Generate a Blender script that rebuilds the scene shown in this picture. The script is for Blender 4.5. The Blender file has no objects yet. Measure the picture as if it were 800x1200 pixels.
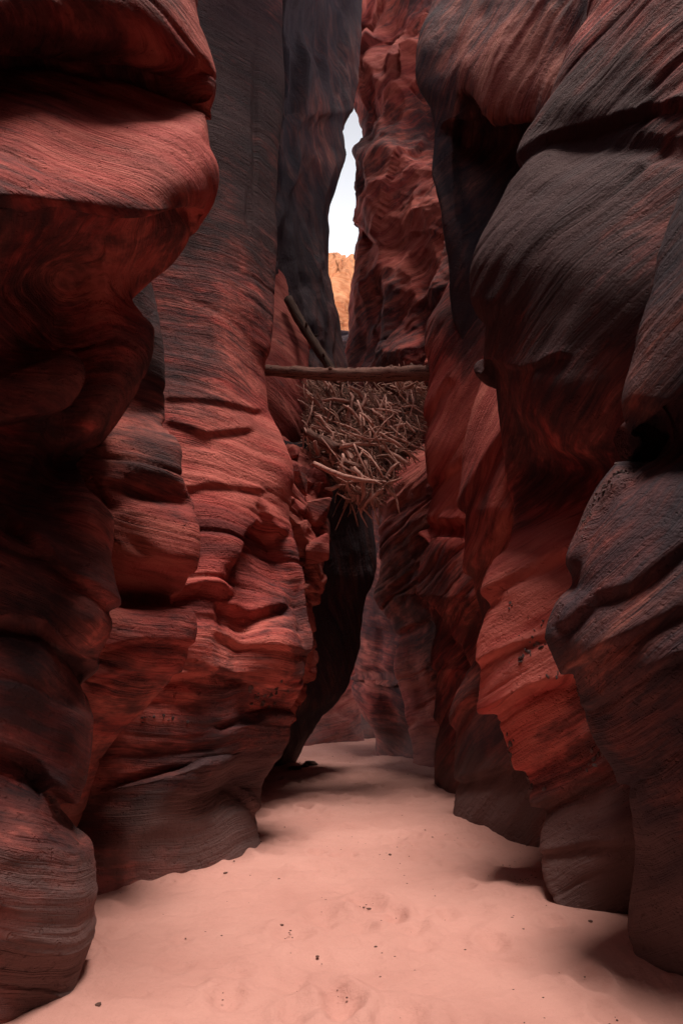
import bpy, bmesh, math, random
import numpy as np
from mathutils import Vector, Matrix, Euler
R = math.radians
random.seed(7); rng = np.random.default_rng(11)
S = bpy.context.scene
COL = S.collection

# ------------------------------------------------------------------ camera
CAM_H, PITCH, FPX = 1.5, R(13.4), 800.0          # eye height, upward pitch, focal length in photo pixels
cd = bpy.data.cameras.new('camera'); cam = bpy.data.objects.new('camera', cd); COL.objects.link(cam)
cam.location = (0, 0, CAM_H); cam.rotation_euler = (math.pi/2 + PITCH, 0, 0)
cd.sensor_fit = 'VERTICAL'; cd.sensor_height = 36.0; cd.lens = 36.0 * FPX / 1200.0
cd.clip_start = 0.05; cd.clip_end = 2000
S.camera = cam

# ------------------------------------------------------------------ sky, sun, exposure
SUN_EL, SUN_AZ = R(83), R(138)                   # azimuth clockwise from +Y (the view direction)
w = bpy.data.worlds.new('World'); S.world = w; w.use_nodes = True
nt = w.node_tree; bg = nt.nodes['Background']
sky = nt.nodes.new('ShaderNodeTexSky'); sky.sky_type = 'NISHITA'; sky.sun_disc = False
sky.sun_elevation = SUN_EL; sky.sun_rotation = SUN_AZ
sky.air_density = 1.0; sky.dust_density = 4.0; sky.ozone_density = 1.0
# thin bright haze that whitens the sky towards the horizon, the same all round
def wn(t, **k):
    n = nt.nodes.new(t)
    for a, b in k.items(): setattr(n, a, b)
    return n
wtc = wn('ShaderNodeTexCoord'); wsp = wn('ShaderNodeSeparateXYZ'); nt.links.new(wtc.outputs['Generated'], wsp.inputs[0])
wom = wn('ShaderNodeMath', operation='SUBTRACT', use_clamp=True); wom.inputs[0].default_value = 1.0; nt.links.new(wsp.outputs[2], wom.inputs[1])
wpw = wn('ShaderNodeMath', operation='POWER'); nt.links.new(wom.outputs[0], wpw.inputs[0]); wpw.inputs[1].default_value = 1.5
whz = wn('ShaderNodeMix', data_type='RGBA', blend_type='ADD'); nt.links.new(wpw.outputs[0], whz.inputs[0])
nt.links.new(sky.outputs[0], whz.inputs[6]); whz.inputs[7].default_value = (86, 85, 86, 1)
nt.links.new(whz.outputs[2], bg.inputs[0]); bg.inputs[1].default_value = 0.05
sl = bpy.data.lights.new('sun', 'SUN'); sl.energy = 5.0; sl.angle = R(20); sl.color = (1.0, 0.85, 0.76)
sun = bpy.data.objects.new('sun', sl); COL.objects.link(sun)
sdir = Vector((math.sin(SUN_AZ)*math.cos(SUN_EL), math.cos(SUN_AZ)*math.cos(SUN_EL), math.sin(SUN_EL)))
sun.rotation_euler = sdir.to_track_quat('Z', 'Y').to_euler()
S.view_settings.view_transform = 'Standard'; S.view_settings.look = 'None'
S.view_settings.exposure = -0.2; S.view_settings.gamma = 1.0
S.render.engine = 'CYCLES'
S.cycles.use_denoising = True; S.cycles.use_adaptive_sampling = True; S.cycles.adaptive_threshold = .03
S.cycles.max_bounces = 10; S.cycles.diffuse_bounces = 2; S.cycles.glossy_bounces = 2

# ------------------------------------------------------------------ helpers
CP, SP = math.cos(PITCH), math.sin(PITCH)
def at(px, py, Y):
    """world point seen at photo pixel (px, py) on the plane y = Y (arrays welcome)"""
    dx = px - 400.0; v = 600.0 - py
    dy = FPX*CP - v*SP; dz = FPX*SP + v*CP
    k = Y/dy
    return np.stack(np.broadcast_arrays(dx*k, Y + 0*k, CAM_H + dz*k), -1)
def ground_y(py):
    v = 600.0 - py
    return CAM_H*(FPX*CP - v*SP)/-(FPX*SP + v*CP)

def _hash(ix, iy, iz, seed):
    h = (ix*374761393 + iy*668265263 + iz*2147483647 + seed*1274126177) & 0xffffffff
    h = ((h ^ (h >> 13))*1274126177) & 0xffffffff
    h = ((h ^ (h >> 15))*2246822519) & 0xffffffff
    return ((h ^ (h >> 16)) & 0xffff)/32767.5 - 1.0
def noise3(x, y, z, seed=0):
    x, y, z = np.broadcast_arrays(x, y, z)
    ix = np.floor(x).astype(np.int64); iy = np.floor(y).astype(np.int64); iz = np.floor(z).astype(np.int64)
    fx, fy, fz = x-ix, y-iy, z-iz
    ux, uy, uz = [t*t*t*(t*(t*6-15)+10) for t in (fx, fy, fz)]
    r = 0
    for a in (0, 1):
        wx = ux if a else 1-ux
        for b in (0, 1):
            wy = uy if b else 1-uy
            for c in (0, 1):
                wz = uz if c else 1-uz
                r = r + wx*wy*wz*_hash(ix+a, iy+b, iz+c, seed)
    return r
def fbm(x, y, z, oct=3, seed=0):
    r, a, f = 0, 1.0, 1.0
    for k in range(oct):
        r = r + a*noise3(x*f, y*f, z*f, seed+k*17); a *= .5; f *= 2.03
    return r
def ridge(x, y, z, oct=3, seed=0):
    r, a, f = 0, 1.0, 1.0
    for k in range(oct):
        r = r + a*(1 - 2*np.abs(noise3(x*f, y*f, z*f, seed+k*13))); a *= .5; f *= 2.1
    return r
def blocks(x, y, z, seed=0):
    """jointed rock: one level and one tilt for each cell of a jittered grid"""
    ix = np.floor(x).astype(np.int64); iy = np.floor(y).astype(np.int64); iz = np.floor(z).astype(np.int64)
    best = np.full(x.shape, 1e9); out = np.zeros(x.shape)
    for a in (-1, 0, 1):
        for b in (-1, 0, 1):
            for c in (-1, 0, 1):
                jx, jy, jz = ix+a, iy+b, iz+c
                cx = jx + .5 + .42*_hash(jx, jy, jz, seed); cy = jy + .5 + .42*_hash(jx, jy, jz, seed+1); cz = jz + .5 + .42*_hash(jx, jy, jz, seed+2)
                d = (x-cx)**2 + (y-cy)**2 + (z-cz)**2
                v = _hash(jx, jy, jz, seed+3) + .8*(_hash(jx, jy, jz, seed+4)*(x-cx) + _hash(jx, jy, jz, seed+5)*(z-cz))
                m = d < best; out = np.where(m, v, out); best = np.where(m, d, best)
    return out
def pchip(x, xp, yp):
    xp = np.asarray(xp, float); yp = np.asarray(yp, float)
    h = np.diff(xp); d = np.diff(yp)/h
    m = np.zeros_like(yp)
    if len(xp) == 2: m[:] = d[0]
    else:
        m[0], m[-1] = d[0], d[-1]
        s = d[:-1]*d[1:] > 0
        w1 = 2*h[1:] + h[:-1]; w2 = h[1:] + 2*h[:-1]
        with np.errstate(divide='ignore', invalid='ignore'):
            hm = (w1+w2)/(w1/d[:-1] + w2/d[1:])
        m[1:-1] = np.where(s, hm, 0)
    i = np.clip(np.searchsorted(xp, x) - 1, 0, len(h)-1)
    t = (x - xp[i])/h[i]
    h00 = 2*t**3-3*t**2+1; h10 = t**3-2*t**2+t; h01 = -2*t**3+3*t**2; h11 = t**3-t**2
    return h00*yp[i] + h10*h[i]*m[i] + h01*yp[i+1] + h11*h[i]*m[i+1]

def tag(o, label=None, cat=None, group=None, kind=None):
    for k, v in (('label', label), ('category', cat), ('group', group), ('kind', kind)):
        if v: o[k] = v
    return o
def grid_object(name, P, mat, attrs=None, flip=False):
    r, c = P.shape[:2]
    me = bpy.data.meshes.new(name)
    me.vertices.add(r*c); me.vertices.foreach_set('co', P.reshape(-1).astype(np.float32))
    i = np.arange(r*c).reshape(r, c)
    q = np.stack([i[:-1, :-1], i[:-1, 1:], i[1:, 1:], i[1:, :-1]], -1).reshape(-1, 4)
    if flip: q = q[:, ::-1]
    n = len(q)
    me.loops.add(n*4); me.loops.foreach_set('vertex_index', q.reshape(-1).astype(np.int32))
    me.polygons.add(n); me.polygons.foreach_set('loop_start', np.arange(0, n*4, 4, dtype=np.int32))
    me.polygons.foreach_set('loop_total', np.full(n, 4, np.int32))
    me.polygons.foreach_set('use_smooth', np.ones(n, bool))
    for k, a in (attrs or {}).items():
        at_ = me.attributes.new(k, 'FLOAT', 'POINT'); at_.data.foreach_set('value', a.reshape(-1).astype(np.float32))
    me.update(calc_edges=True); me.validate()
    me.materials.append(mat)
    o = bpy.data.objects.new(name, me); COL.objects.link(o)
    return o

# ------------------------------------------------------------------ materials
class NT:
    def __init__(s, name):
        s.m = bpy.data.materials.new(name); s.m.use_nodes = True
        s.t = s.m.node_tree; s.b = s.t.nodes['Principled BSDF']
    def n(s, typ, **kw):
        x = s.t.nodes.new(typ)
        for k, v in kw.items(): setattr(x, k, v)
        return x
    def l(s, a, b): s.t.links.new(a, b)
    def math(s, op, a, b=None, c=None):
        x = s.n('ShaderNodeMath', operation=op)
        for i, v in enumerate((a, b, c)):
            if v is None: continue
            if hasattr(v, 'links') or hasattr(v, 'is_linked'): s.l(v, x.inputs[i])
            else: x.inputs[i].default_value = v
        return x.outputs[0]
    def noise(s, vec, scale, detail=4, rough=.55, dist=0):
        x = s.n('ShaderNodeTexNoise'); s.l(vec, x.inputs['Vector'])
        x.inputs['Scale'].default_value = scale; x.inputs['Detail'].default_value = detail
        x.inputs['Roughness'].default_value = rough; x.inputs['Distortion'].default_value = dist
        return x.outputs['Fac']
    def ramp(s, fac, stops):
        x = s.n('ShaderNodeValToRGB'); s.l(fac, x.inputs[0]); e = x.color_ramp.elements
        while len(e) < len(stops): e.new(.5)
        for el, (p, c) in zip(e, stops):
            el.position = p; el.color = (c, c, c, 1) if isinstance(c, (int, float)) else (*c, 1)
        return x.outputs[0]
    def mix(s, fac, a, b, mode='MIX'):
        x = s.n('ShaderNodeMix', data_type='RGBA', blend_type=mode)
        for sock, v in ((x.inputs[0], fac), (x.inputs[6], a), (x.inputs[7], b)):
            if isinstance(v, (int, float)): sock.default_value = v
            elif isinstance(v, tuple): sock.default_value = (*v, 1)
            else: s.l(v, sock)
        return x.outputs[2]
    def comb(s, x, y, z):
        c = s.n('ShaderNodeCombineXYZ')
        for i, v in enumerate((x, y, z)):
            if isinstance(v, (int, float)): c.inputs[i].default_value = v
            else: s.l(v, c.inputs[i])
        return c.outputs[0]

def rock_material(name, deep=(.15, .030, .029), mid=(.46, .082, .070), pale=(.62, .172, .138), varnish_shade=(.030, .026, .031), fine=1.0, rough_bump=.0):
    k = NT(name)
    pos = k.n('ShaderNodeNewGeometry').outputs['Position']
    sp = k.n('ShaderNodeSeparateXYZ'); k.l(pos, sp.inputs[0]); x, y, z = sp.outputs
    bed = k.n('ShaderNodeAttribute', attribute_name='bed').outputs['Fac']
    va = k.n('ShaderNodeAttribute', attribute_name='varnish_shade').outputs['Fac']
    def bv(lat, f): return k.comb(k.math('MULTIPLY', x, lat), k.math('MULTIPLY', y, lat), k.math('MULTIPLY', bed, f))
    warp = k.math('MULTIPLY', k.math('SUBTRACT', k.noise(pos, 1.3, 2, .5), .5), .10)
    bed = k.math('ADD', bed, warp)
    broad = k.noise(bv(.45, 1.6), 1, 3, .6)
    band = k.noise(bv(.7, 7.5), 1, 3, .7)
    line = k.noise(bv(.7, 34), 1, 4, .78)
    hair = k.noise(bv(1.6, 120), 1, 2, .65)
    where = k.ramp(k.noise(pos, 1.1, 2, .6), [(.38, .30), (.60, 1.0)])     # fine lamination shows only here and there
    c = k.ramp(k.math('ADD', k.math('MULTIPLY', broad, .6), k.math('MULTIPLY', band, .4)),
               [(.34, deep), (.44, mid), (.55, pale), (.63, mid), (.70, deep)])
    c = k.mix(k.math('MULTIPLY', k.math('MULTIPLY', k.ramp(line, [(.36, 1.0), (.43, 0.0)]), where), .80), c, tuple(.6*v for v in deep))
    c = k.mix(k.math('MULTIPLY', k.math('MULTIPLY', k.ramp(hair, [(.54, 0.0), (.66, 1.0)]), where), .40), c, pale)
    blot = k.noise(bv(1.3, 3.4), 1, 4, .68)
    c = k.mix(k.math('MULTIPLY', k.ramp(blot, [(.48, 0.0), (.66, 1.0)]), .5), c, deep)
    c = k.mix(k.math('MULTIPLY', k.ramp(k.noise(bv(1.9, 6.), 1, 3, .7), [(.56, 0.0), (.72, 1.0)]), .35), c, pale)
    # desert varnish and painted shade: dark film broken up along the beds, with bare flakes
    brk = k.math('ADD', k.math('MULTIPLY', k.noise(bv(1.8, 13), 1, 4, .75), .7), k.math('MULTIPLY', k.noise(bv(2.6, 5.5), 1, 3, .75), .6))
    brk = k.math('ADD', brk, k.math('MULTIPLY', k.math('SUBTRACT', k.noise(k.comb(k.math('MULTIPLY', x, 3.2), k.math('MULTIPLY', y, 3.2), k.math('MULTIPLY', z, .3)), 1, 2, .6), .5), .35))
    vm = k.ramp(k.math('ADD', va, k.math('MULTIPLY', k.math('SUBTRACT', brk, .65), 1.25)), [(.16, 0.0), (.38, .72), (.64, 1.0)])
    c = k.mix(k.math('MULTIPLY', vm, .92), c, varnish_shade)
    # flood silt left on the lowest metre of the walls
    sz = k.math('ADD', z, k.math('MULTIPLY', k.math('SUBTRACT', k.noise(bv(.8, 5), 1, 3, .65), .5), 1.1))
    c = k.mix(k.math('MULTIPLY', k.ramp(sz, [(.35, 1.0), (.80, 0.0)]), .42), c, (.27, .17, .155))
    k.l(c, k.b.inputs['Base Color'])
    k.b.inputs['Roughness'].default_value = .82; k.b.inputs['Specular IOR Level'].default_value = .18
    h = k.math('ADD', k.math('MULTIPLY', k.math('MULTIPLY', line, where), .95*fine), k.math('MULTIPLY', k.math('MULTIPLY', hair, where), .30*fine))
    h = k.math('ADD', h, k.math('MULTIPLY', band, .9*fine))
    grain = k.noise(pos, 45, 3, .75)
    h = k.math('ADD', h, k.math('MULTIPLY', grain, .40 + rough_bump))
    h = k.math('ADD', h, k.math('MULTIPLY', k.noise(pos, 7, 3, .7), .9))
    crk = k.n('ShaderNodeTexVoronoi', feature='DISTANCE_TO_EDGE'); k.l(bv(1.2, 2.4), crk.inputs['Vector']); crk.inputs['Scale'].default_value = 1.0
    h = k.math('ADD', h, k.math('MULTIPLY', k.ramp(k.math('ADD', crk.outputs['Distance'], k.math('MULTIPLY', broad, .10)), [(.026, 0.0), (.045, 1.0)]), .16))
    pit = k.ramp(k.noise(pos, 20, 2, .65), [(.30, 0.0), (.38, 1.0)])
    h = k.math('ADD', h, k.math('MULTIPLY', pit, .30))
    bp = k.n('ShaderNodeBump'); bp.inputs['Strength'].default_value = .85; bp.inputs['Distance'].default_value = .036
    k.l(h, bp.inputs['Height']); k.l(bp.outputs[0], k.b.inputs['Normal'])
    return k.m
M_RED = rock_material('red_sandstone')  # mid and pale kept bright: wall glow is partly put into this colour
M_RUST = rock_material('rust_sandstone', deep=(.12, .027, .026), mid=(.37, .074, .064), pale=(.52, .152, .118))
M_DARK = rock_material('varnished_sandstone', deep=(.09, .026, .025), mid=(.28, .072, .060), pale=(.42, .15, .115), varnish_shade=(.028, .029, .039))
M_ROUGH = rock_material('broken_red_sandstone', deep=(.10, .018, .018), mid=(.31, .050, .042), pale=(.46, .11, .08), fine=.35, rough_bump=.5)
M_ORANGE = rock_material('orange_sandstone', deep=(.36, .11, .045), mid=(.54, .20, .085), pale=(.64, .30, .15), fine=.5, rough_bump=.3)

def wood_material(name, a, b, dark):
    k = NT(name)
    tc = k.n('ShaderNodeTexCoord').outputs['Object']
    sp = k.n('ShaderNodeSeparateXYZ'); k.l(tc, sp.inputs[0]); x, y, z = sp.outputs
    oi = k.n('ShaderNodeNewGeometry').outputs['Random Per Island']
    oi = k.math('FRACT', k.math('ADD', oi, k.n('ShaderNodeObjectInfo').outputs['Random']))
    v = k.comb(k.math('MULTIPLY', x, 1.2), k.math('ADD', k.math('MULTIPLY', y, 14), k.math('MULTIPLY', oi, 50)), k.math('MULTIPLY', z, 14))
    g = k.noise(v, 1.5, 5, .65)
    c = k.mix(g, a, b)
    c = k.mix(k.ramp(k.noise(v, 3.2, 4, .7), [(.38, 1.0), (.5, 0.0)]), c, dark)
    hv = k.mix(k.math('MULTIPLY', k.math('POWER', oi, 2.2), .75), c, dark)
    k.l(hv, k.b.inputs['Base Color'])
    k.b.inputs['Roughness'].default_value = .85; k.b.inputs['Specular IOR Level'].default_value = .15
    bp = k.n('ShaderNodeBump'); bp.inputs['Strength'].default_value = .7; bp.inputs['Distance'].default_value = .02
    k.l(g, bp.inputs['Height']); k.l(bp.outputs[0], k.b.inputs['Normal'])
    return k.m
M_LOG = wood_material('weathered_log_wood', (.36, .185, .145), (.22, .105, .082), (.07, .034, .030))
M_STICK = wood_material('bleached_driftwood', (.82, .50, .42), (.66, .35, .28), (.34, .15, .12))
M_TWIG = wood_material('brown_twigs', (.56, .31, .24), (.38, .19, .145), (.15, .07, .055))
M_TRUNK = wood_material('dark_trunk_bark', (.12, .065, .05), (.07, .038, .03), (.03, .018, .015))

def sand_material():
    k = NT('pink_sand')
    pos = k.n('ShaderNodeNewGeometry').outputs['Position']
    c = k.ramp(k.noise(pos, 1.1, 5, .6), [(.3, (.53, .272, .228)), (.7, (.62, .338, .286))])
    c = k.mix(k.math('MULTIPLY', k.ramp(k.noise(pos, 160, 3, .8), [(.28, 1.0), (.40, 0.0)]), .35), c, (.32, .14, .09))
    k.l(c, k.b.inputs['Base Color']); k.b.inputs['Roughness'].default_value = .9; k.b.inputs['Specular IOR Level'].default_value = .15
    h = k.math('ADD', k.math('MULTIPLY', k.noise(pos, 9, 4, .55), 1.0), k.math('MULTIPLY', k.noise(pos, 120, 3, .7), .12))
    bp = k.n('ShaderNodeBump'); bp.inputs['Strength'].default_value = .6; bp.inputs['Distance'].default_value = .05
    k.l(h, bp.inputs['Height']); k.l(bp.outputs[0], k.b.inputs['Normal'])
    return k.m
M_SAND = sand_material()

# ------------------------------------------------------------------ rock masses
def rib(s, g=None):
    """'py:px:Y ...' listed from the foot up; Y 'g' = where that pixel meets the sand"""
    a = []
    for t in s.split():
        py, px, Y = t.split(':'); py = float(py)
        a.append((py, float(px), ground_y(py) if Y == 'g' else float(Y)))
    a = np.array(a); return a[::-1]               # ascending py
def shift(r, dpx, dY):
    r = r.copy(); r[:, 1] += dpx; r[:, 2] += dY; return r

o_surf = {}
def rock(name, side, ribs, mat, label, cat='rock', cols=220, rows=420, tilt=0., curve=0., ledges=(), bumps=(), strata=.03, lump=.05, rough=0., block=None,
         varnish_shade=0., varnish_shade_blobs=(), back=1.0, ztop=None, lean=.25, cap=True, outer=(), seed=1, smooth_above=None, edge_calm=.5, flute=0., group='rock buttresses of the canyon walls'):
    """One buttress of the canyon: a surface lofted through ribs that run from the outside of the wall to its inner edge,
    then turned round behind that edge, carried up to the rim and out over it. side -1 left wall, +1 right wall."""
    py0 = max(r[-1, 0] for r in ribs); py1 = min(r[0, 0] for r in ribs)
    vis0, vis1 = min(py0, 1210.), max(py1, -30.)
    # rows: dense over what the frame holds, sparse above it
    n_top = 40 if py1 < -60 else 0
    q = np.concatenate([np.linspace(0, (py0-vis1)/(py0-py1), rows), np.linspace((py0-vis1)/(py0-py1), 1, n_top+1)[1:]])
    PX, PYs, Ws = [], [], []
    for r in ribs:
        py = r[-1, 0] + (r[0, 0]-r[-1, 0])*q
        px = pchip(py, r[:, 0], r[:, 1]); Y = pchip(py, r[:, 0], r[:, 2])
        PX.append(px); PYs.append(py); Ws.append(at(px, py, Y))
    W = np.array(Ws)                              # ribs x rows x 3
    PX = np.array(PX); PYs = np.array(PYs)
    pre, prepx = [], []
    for (ox, oy, ol) in outer[::-1]:              # unseen wall outside the frame, pinched shut behind the camera to block sky light
        z = W[0, :, 2]
        pre.append(np.stack([ox + side*ol*np.clip(z, 0, None), np.full_like(z, oy), z], -1))
    W = np.concatenate([np.array(pre).reshape(-1, len(q), 3), W]) if pre else W
    n_pre = len(pre)
    PX = np.concatenate([np.repeat(PX[:1]-400*(-side)*-1*0, n_pre, 0), PX]); PYs = np.concatenate([np.repeat(PYs[:1], n_pre, 0), PYs])
    # behind the inner edge
    D = W[-1]
    for dy, dx in ((.22, .10), (.8, .75), (2.2, 2.6)):
        W = np.concatenate([W, [D + np.array([side*dx*back, dy*back, 0])]])
        PX = np.concatenate([PX, PX[-1:]]); PYs = np.concatenate([PYs, PYs[-1:]])
    # columns by a Catmull-Rom spline over the ribs, spaced by their average gap
    nr = len(W)
    gap = np.maximum(np.linalg.norm(np.diff(W, axis=0), axis=-1).mean(1), .05)
    wgt = gap.copy(); wgt[:n_pre] = np.minimum(wgt[:n_pre], gap[n_pre]*.6); wgt[-1] *= .25; wgt[-2] *= .6
    wgt = np.sqrt(wgt)*1.0
    cnt = np.maximum(3, np.round(cols*wgt/wgt.sum())).astype(int)
    t = np.concatenate([i + np.arange(c)/c for i, c in enumerate(cnt)] + [[nr-1]])
    i1 = np.clip(t.astype(int), 0, nr-2); f = t - i1
    kn = np.concatenate([[0], np.cumsum(np.sqrt(gap))])
    def spl(A):
        m = np.zeros_like(A)
        ks = kn.reshape((-1,)+(1,)*(A.ndim-1))
        d = np.diff(A, axis=0)/np.diff(ks, axis=0)
        m[0], m[-1] = d[0], d[-1]
        h = np.diff(ks, axis=0)
        m[1:-1] = (d[:-1]*h[1:] + d[1:]*h[:-1])/(h[1:]+h[:-1])
        hh = np.diff(kn)[i1].reshape((-1,)+(1,)*(A.ndim-1)); ff = f.reshape(hh.shape)
        return ((2*ff**3-3*ff**2+1)*A[i1] + (ff**3-2*ff**2+ff)*hh*m[i1] + (-2*ff**3+3*ff**2)*A[i1+1] + (ff**3-ff**2)*hh*m[i1+1])
    G = spl(W).transpose(1, 0, 2); gx = spl(PX).T; gy = spl(PYs).T       # rows x cols
    # normals of the smooth form
    du = np.gradient(G, axis=1); dv = np.gradient(G, axis=0)
    N = np.cross(du, dv)
    N /= np.linalg.norm(N, axis=-1, keepdims=True) + 1e-9
    mid = G[G.shape[0]//3, G.shape[1]//2]; nm = N[G.shape[0]//3, G.shape[1]//2]
    flip = np.dot(nm, np.array([0, 0, CAM_H]) - mid) < 0
    if flip: N = -N
    x, y, z = G[..., 0], G[..., 1], G[..., 2]
    disp = np.zeros_like(x)
    px_m = y/FPX                                  # metres per photo pixel, near enough
    lw = 3*noise3(x*1.5, y*1.5, z*1.5, seed+90) + 5*noise3(x*.5, y*.5, z*.5, seed+91)
    for L in ledges:
        pts, depth, width = L[0], L[1], L[2]; lip = L[3] if len(L) > 3 else depth*.25
        xs = [p[0] for p in pts]; ys = [p[1] for p in pts]
        yl = np.interp(gx, xs, ys) + lw*min(1, width/10)
        fa = np.clip((gx - xs[0] + 14)/14, 0, 1)*np.clip((xs[-1] + 14 - gx)/14, 0, 1)
        d = gy - yl
        sl_ = np.gradient(np.array(ys, float), np.array(xs, float)) if len(xs) > 1 else [0]
        d = d*np.cos(np.arctan(np.interp(gx, xs, sl_)))
        sg = 1/(1 + np.exp(-np.clip(d/1.6, -40, 40)))
        disp += fa*(-sg*depth*np.exp(-np.clip(d, 0, None)/width) + (1-sg)*lip*np.exp(np.clip(d, None, 0)/(width*.7)))
    for (bx, by, rx, ry, amt) in bumps:
        disp += amt*np.exp(-((gx-bx)/rx)**2 - ((gy-by)/ry)**2)
    tn = math.tan(R(tilt))
    bed = (z - tn*(x - side*.45*y))*math.cos(R(tilt))
    bed = bed + .16*fbm(x*.45, y*.45, z*.45, 2, seed) + .03*noise3(x*2, y*2, z*2, seed+5)
    sc = np.clip(y/6., .5, 2.2)                   # farther rock: coarser beds show
    if strata:
        mod = .55 + .6*noise3(x*.7, y*.7, z*.7, seed+33)
        s1 = noise3(x*.5, y*.5, bed*1.7, seed+1); s2 = noise3(x*.8, y*.8, bed*4.3, seed+2)
        s3 = noise3(x*1.3, y*1.3, bed*11, seed+3); s4 = noise3(x*2.2, y*2.2, bed*27, seed+4)
        calm = np.clip(.5 + 1.1*noise3(x*.33, y*.33, z*.45, seed+34), .12, 1.3)
        disp += strata*(1.5*s1 + calm*(.40*(1-2*np.abs(s2))*(.3+mod) + .36*s3*(.3+mod) + .24*(1-2*np.abs(s4))*np.clip(mod, .1, 2)))
        s6 = noise3(x*.35, y*.35, bed*2.6, seed+6); s7 = noise3(x*.6+9, y*.6, bed*7.5, seed+14)
        if abs(tilt) < 45:
            disp -= strata*(.9*np.exp(-(s6/.09)**2)*np.clip(.4+mod, 0, 1.2) + .4*np.exp(-(s7/.13)**2)*np.clip(mod*1.3-.2, 0, 1))
        if smooth_above is not None: disp *= 1 - .75/(1 + np.exp((gy - smooth_above)/40))
    edge = gx[:, [-1]]                            # the inner edge keeps its line: big relief fades towards it
    calm_e = 1 - edge_calm*np.exp(-((gx - edge)/12)**2)
    if lump: disp += calm_e*lump*fbm(x*.8, y*.8, z*.55, 3, seed+7)
    if flute: disp += calm_e*flute*(ridge(x*1.3, y*1.3, z*.16, 3, seed+50) - .8 + .5*fbm(x*1.0, y*1.0, z*.8, 3, seed+51))
    if rough:
        disp += calm_e*rough*((ridge(x*.40, y*.40, z*.22, 3, seed+8) - .9)*1.0 + .12*fbm(x*3, y*3, z*3, 3, seed+9))
    if block:
        for (size, amp, kz) in block:
            wx = .25*noise3(x/size, y/size, z/size, seed+61)
            disp += calm_e*amp*blocks(x/size + wx, y/size, (z - tn*x)/size*kz + wx, seed+60)
    G = G + N*disp[..., None]
    va = varnish_shade + .28*fbm(x*.55, y*.55, z*.35, 3, seed+20)  # base level: real stain, also shade put into the colour of dim walls
    for (bx, by, rx, ry, amt) in varnish_shade_blobs:  # stains and painted shade; negative spots paint in the glow
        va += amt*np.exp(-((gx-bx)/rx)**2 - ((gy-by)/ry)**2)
    # foot: carry on below the sand; head: up to the rim, then out over the plateau
    foot = G[:1].copy()
    if float(G[0, :, 2].max()) < .8: foot[..., 2] = np.minimum(foot[..., 2], 0) - .6
    else: foot += np.array([side*1.2, .8, -.1])   # an underside, turned back into the wall
    add = [foot, G]; ab = [bed[:1]-.6, bed]; av = [va[:1], va]
    last = G[-1:]
    if ztop is not None:
        for kf in (.33, .66, 1.0):
            p = last.copy(); dz = (ztop - last[..., 2])*kf
            p[..., 2] = last[..., 2] + np.maximum(dz, .05*kf); p[..., 0] += side*lean*np.maximum(dz, 0)
            p[..., 0] += .25*noise3(p[..., 0]*.7, p[..., 1]*.7, p[..., 2]*.7, seed+40)
            add.append(p); ab.append(p[..., 2]); av.append(va[-1:])
        last = add[-1]
    if cap:
        for dx in ((.6, 3, 16) if ztop is not None else (.4, 1.2, 2.5)):
            p = last.copy(); p[..., 0] += side*dx; p[..., 2] += .15*dx if ztop is None else .02*dx
            if ztop is None: p[..., 1] += .5*dx
            add.append(p); ab.append(p[..., 2]); av.append(va[-1:])
    G = np.concatenate(add); bed = np.concatenate(ab); va = np.concatenate(av)
    o = grid_object(name, G, mat, {'bed': bed, 'varnish_shade': va}, flip=bool(flip))
    o_surf[o.name] = (gx, gy, G[1:1+gx.shape[0]])
    return tag(o, label, cat, group)

#ROCKS
# --- left wall, from the camera inwards
L1 = [rib('1250:-90:g 950:-90:3.15 700:-90:3.3 540:-90:3.5 430:-90:3.6 300:-90:3.2 235:-90:2.65 170:-90:2.9 90:-90:3.3 60:-90:3.3 0:-90:2.9 -200:-90:3.0 -500:-90:3.2'),
      rib('1197:40:g 1000:42:3.45 950:40:3.6 900:45:3.8 800:50:3.75 740:50:3.85 640:55:4.0 545:40:4.5 430:60:4.5 340:60:4.25 265:60:3.25 240:60:3.1 170:60:3.35 95:60:3.8 75:60:3.85 50:60:3.6 0:60:3.35 -200:60:3.4 -500:50:3.8'),
      rib('1184:80:g 1000:85:3.72 960:70:3.95 900:90:3.95 850:95:3.9 775:85:4.1 720:105:3.9 640:105:4.05 600:110:4.15 545:65:4.9 500:105:4.5 400:140:4.3 345:125:4.2 270:180:3.6 245:188:3.4 220:192:3.4 170:192:3.6 115:190:4.0 95:190:4.0 70:188:3.75 0:170:3.5 -200:150:3.7 -500:100:4.2'),
      rib('1170:102:3.75 1100:102:3.9 1000:105:4.05 968:90:4.2 952:86:4.25 915:107:4.2 850:115:4.2 798:110:4.25 775:106:4.3 724:130:4.2 670:130:4.3 611:135:4.4 572:106:4.8 545:94:5.0 533:100:5.0 518:116:4.9 474:145:4.7 400:180:4.5 385:182:4.5 346:157:4.5 267:227:4.15 246:230:4.1 223:246:4.0 196:251:4 169:244:4 125:249:4 116:251:4 91:253:4 40:240:4 0:231:4 -200:200:4.3 -500:150:5')]
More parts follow.
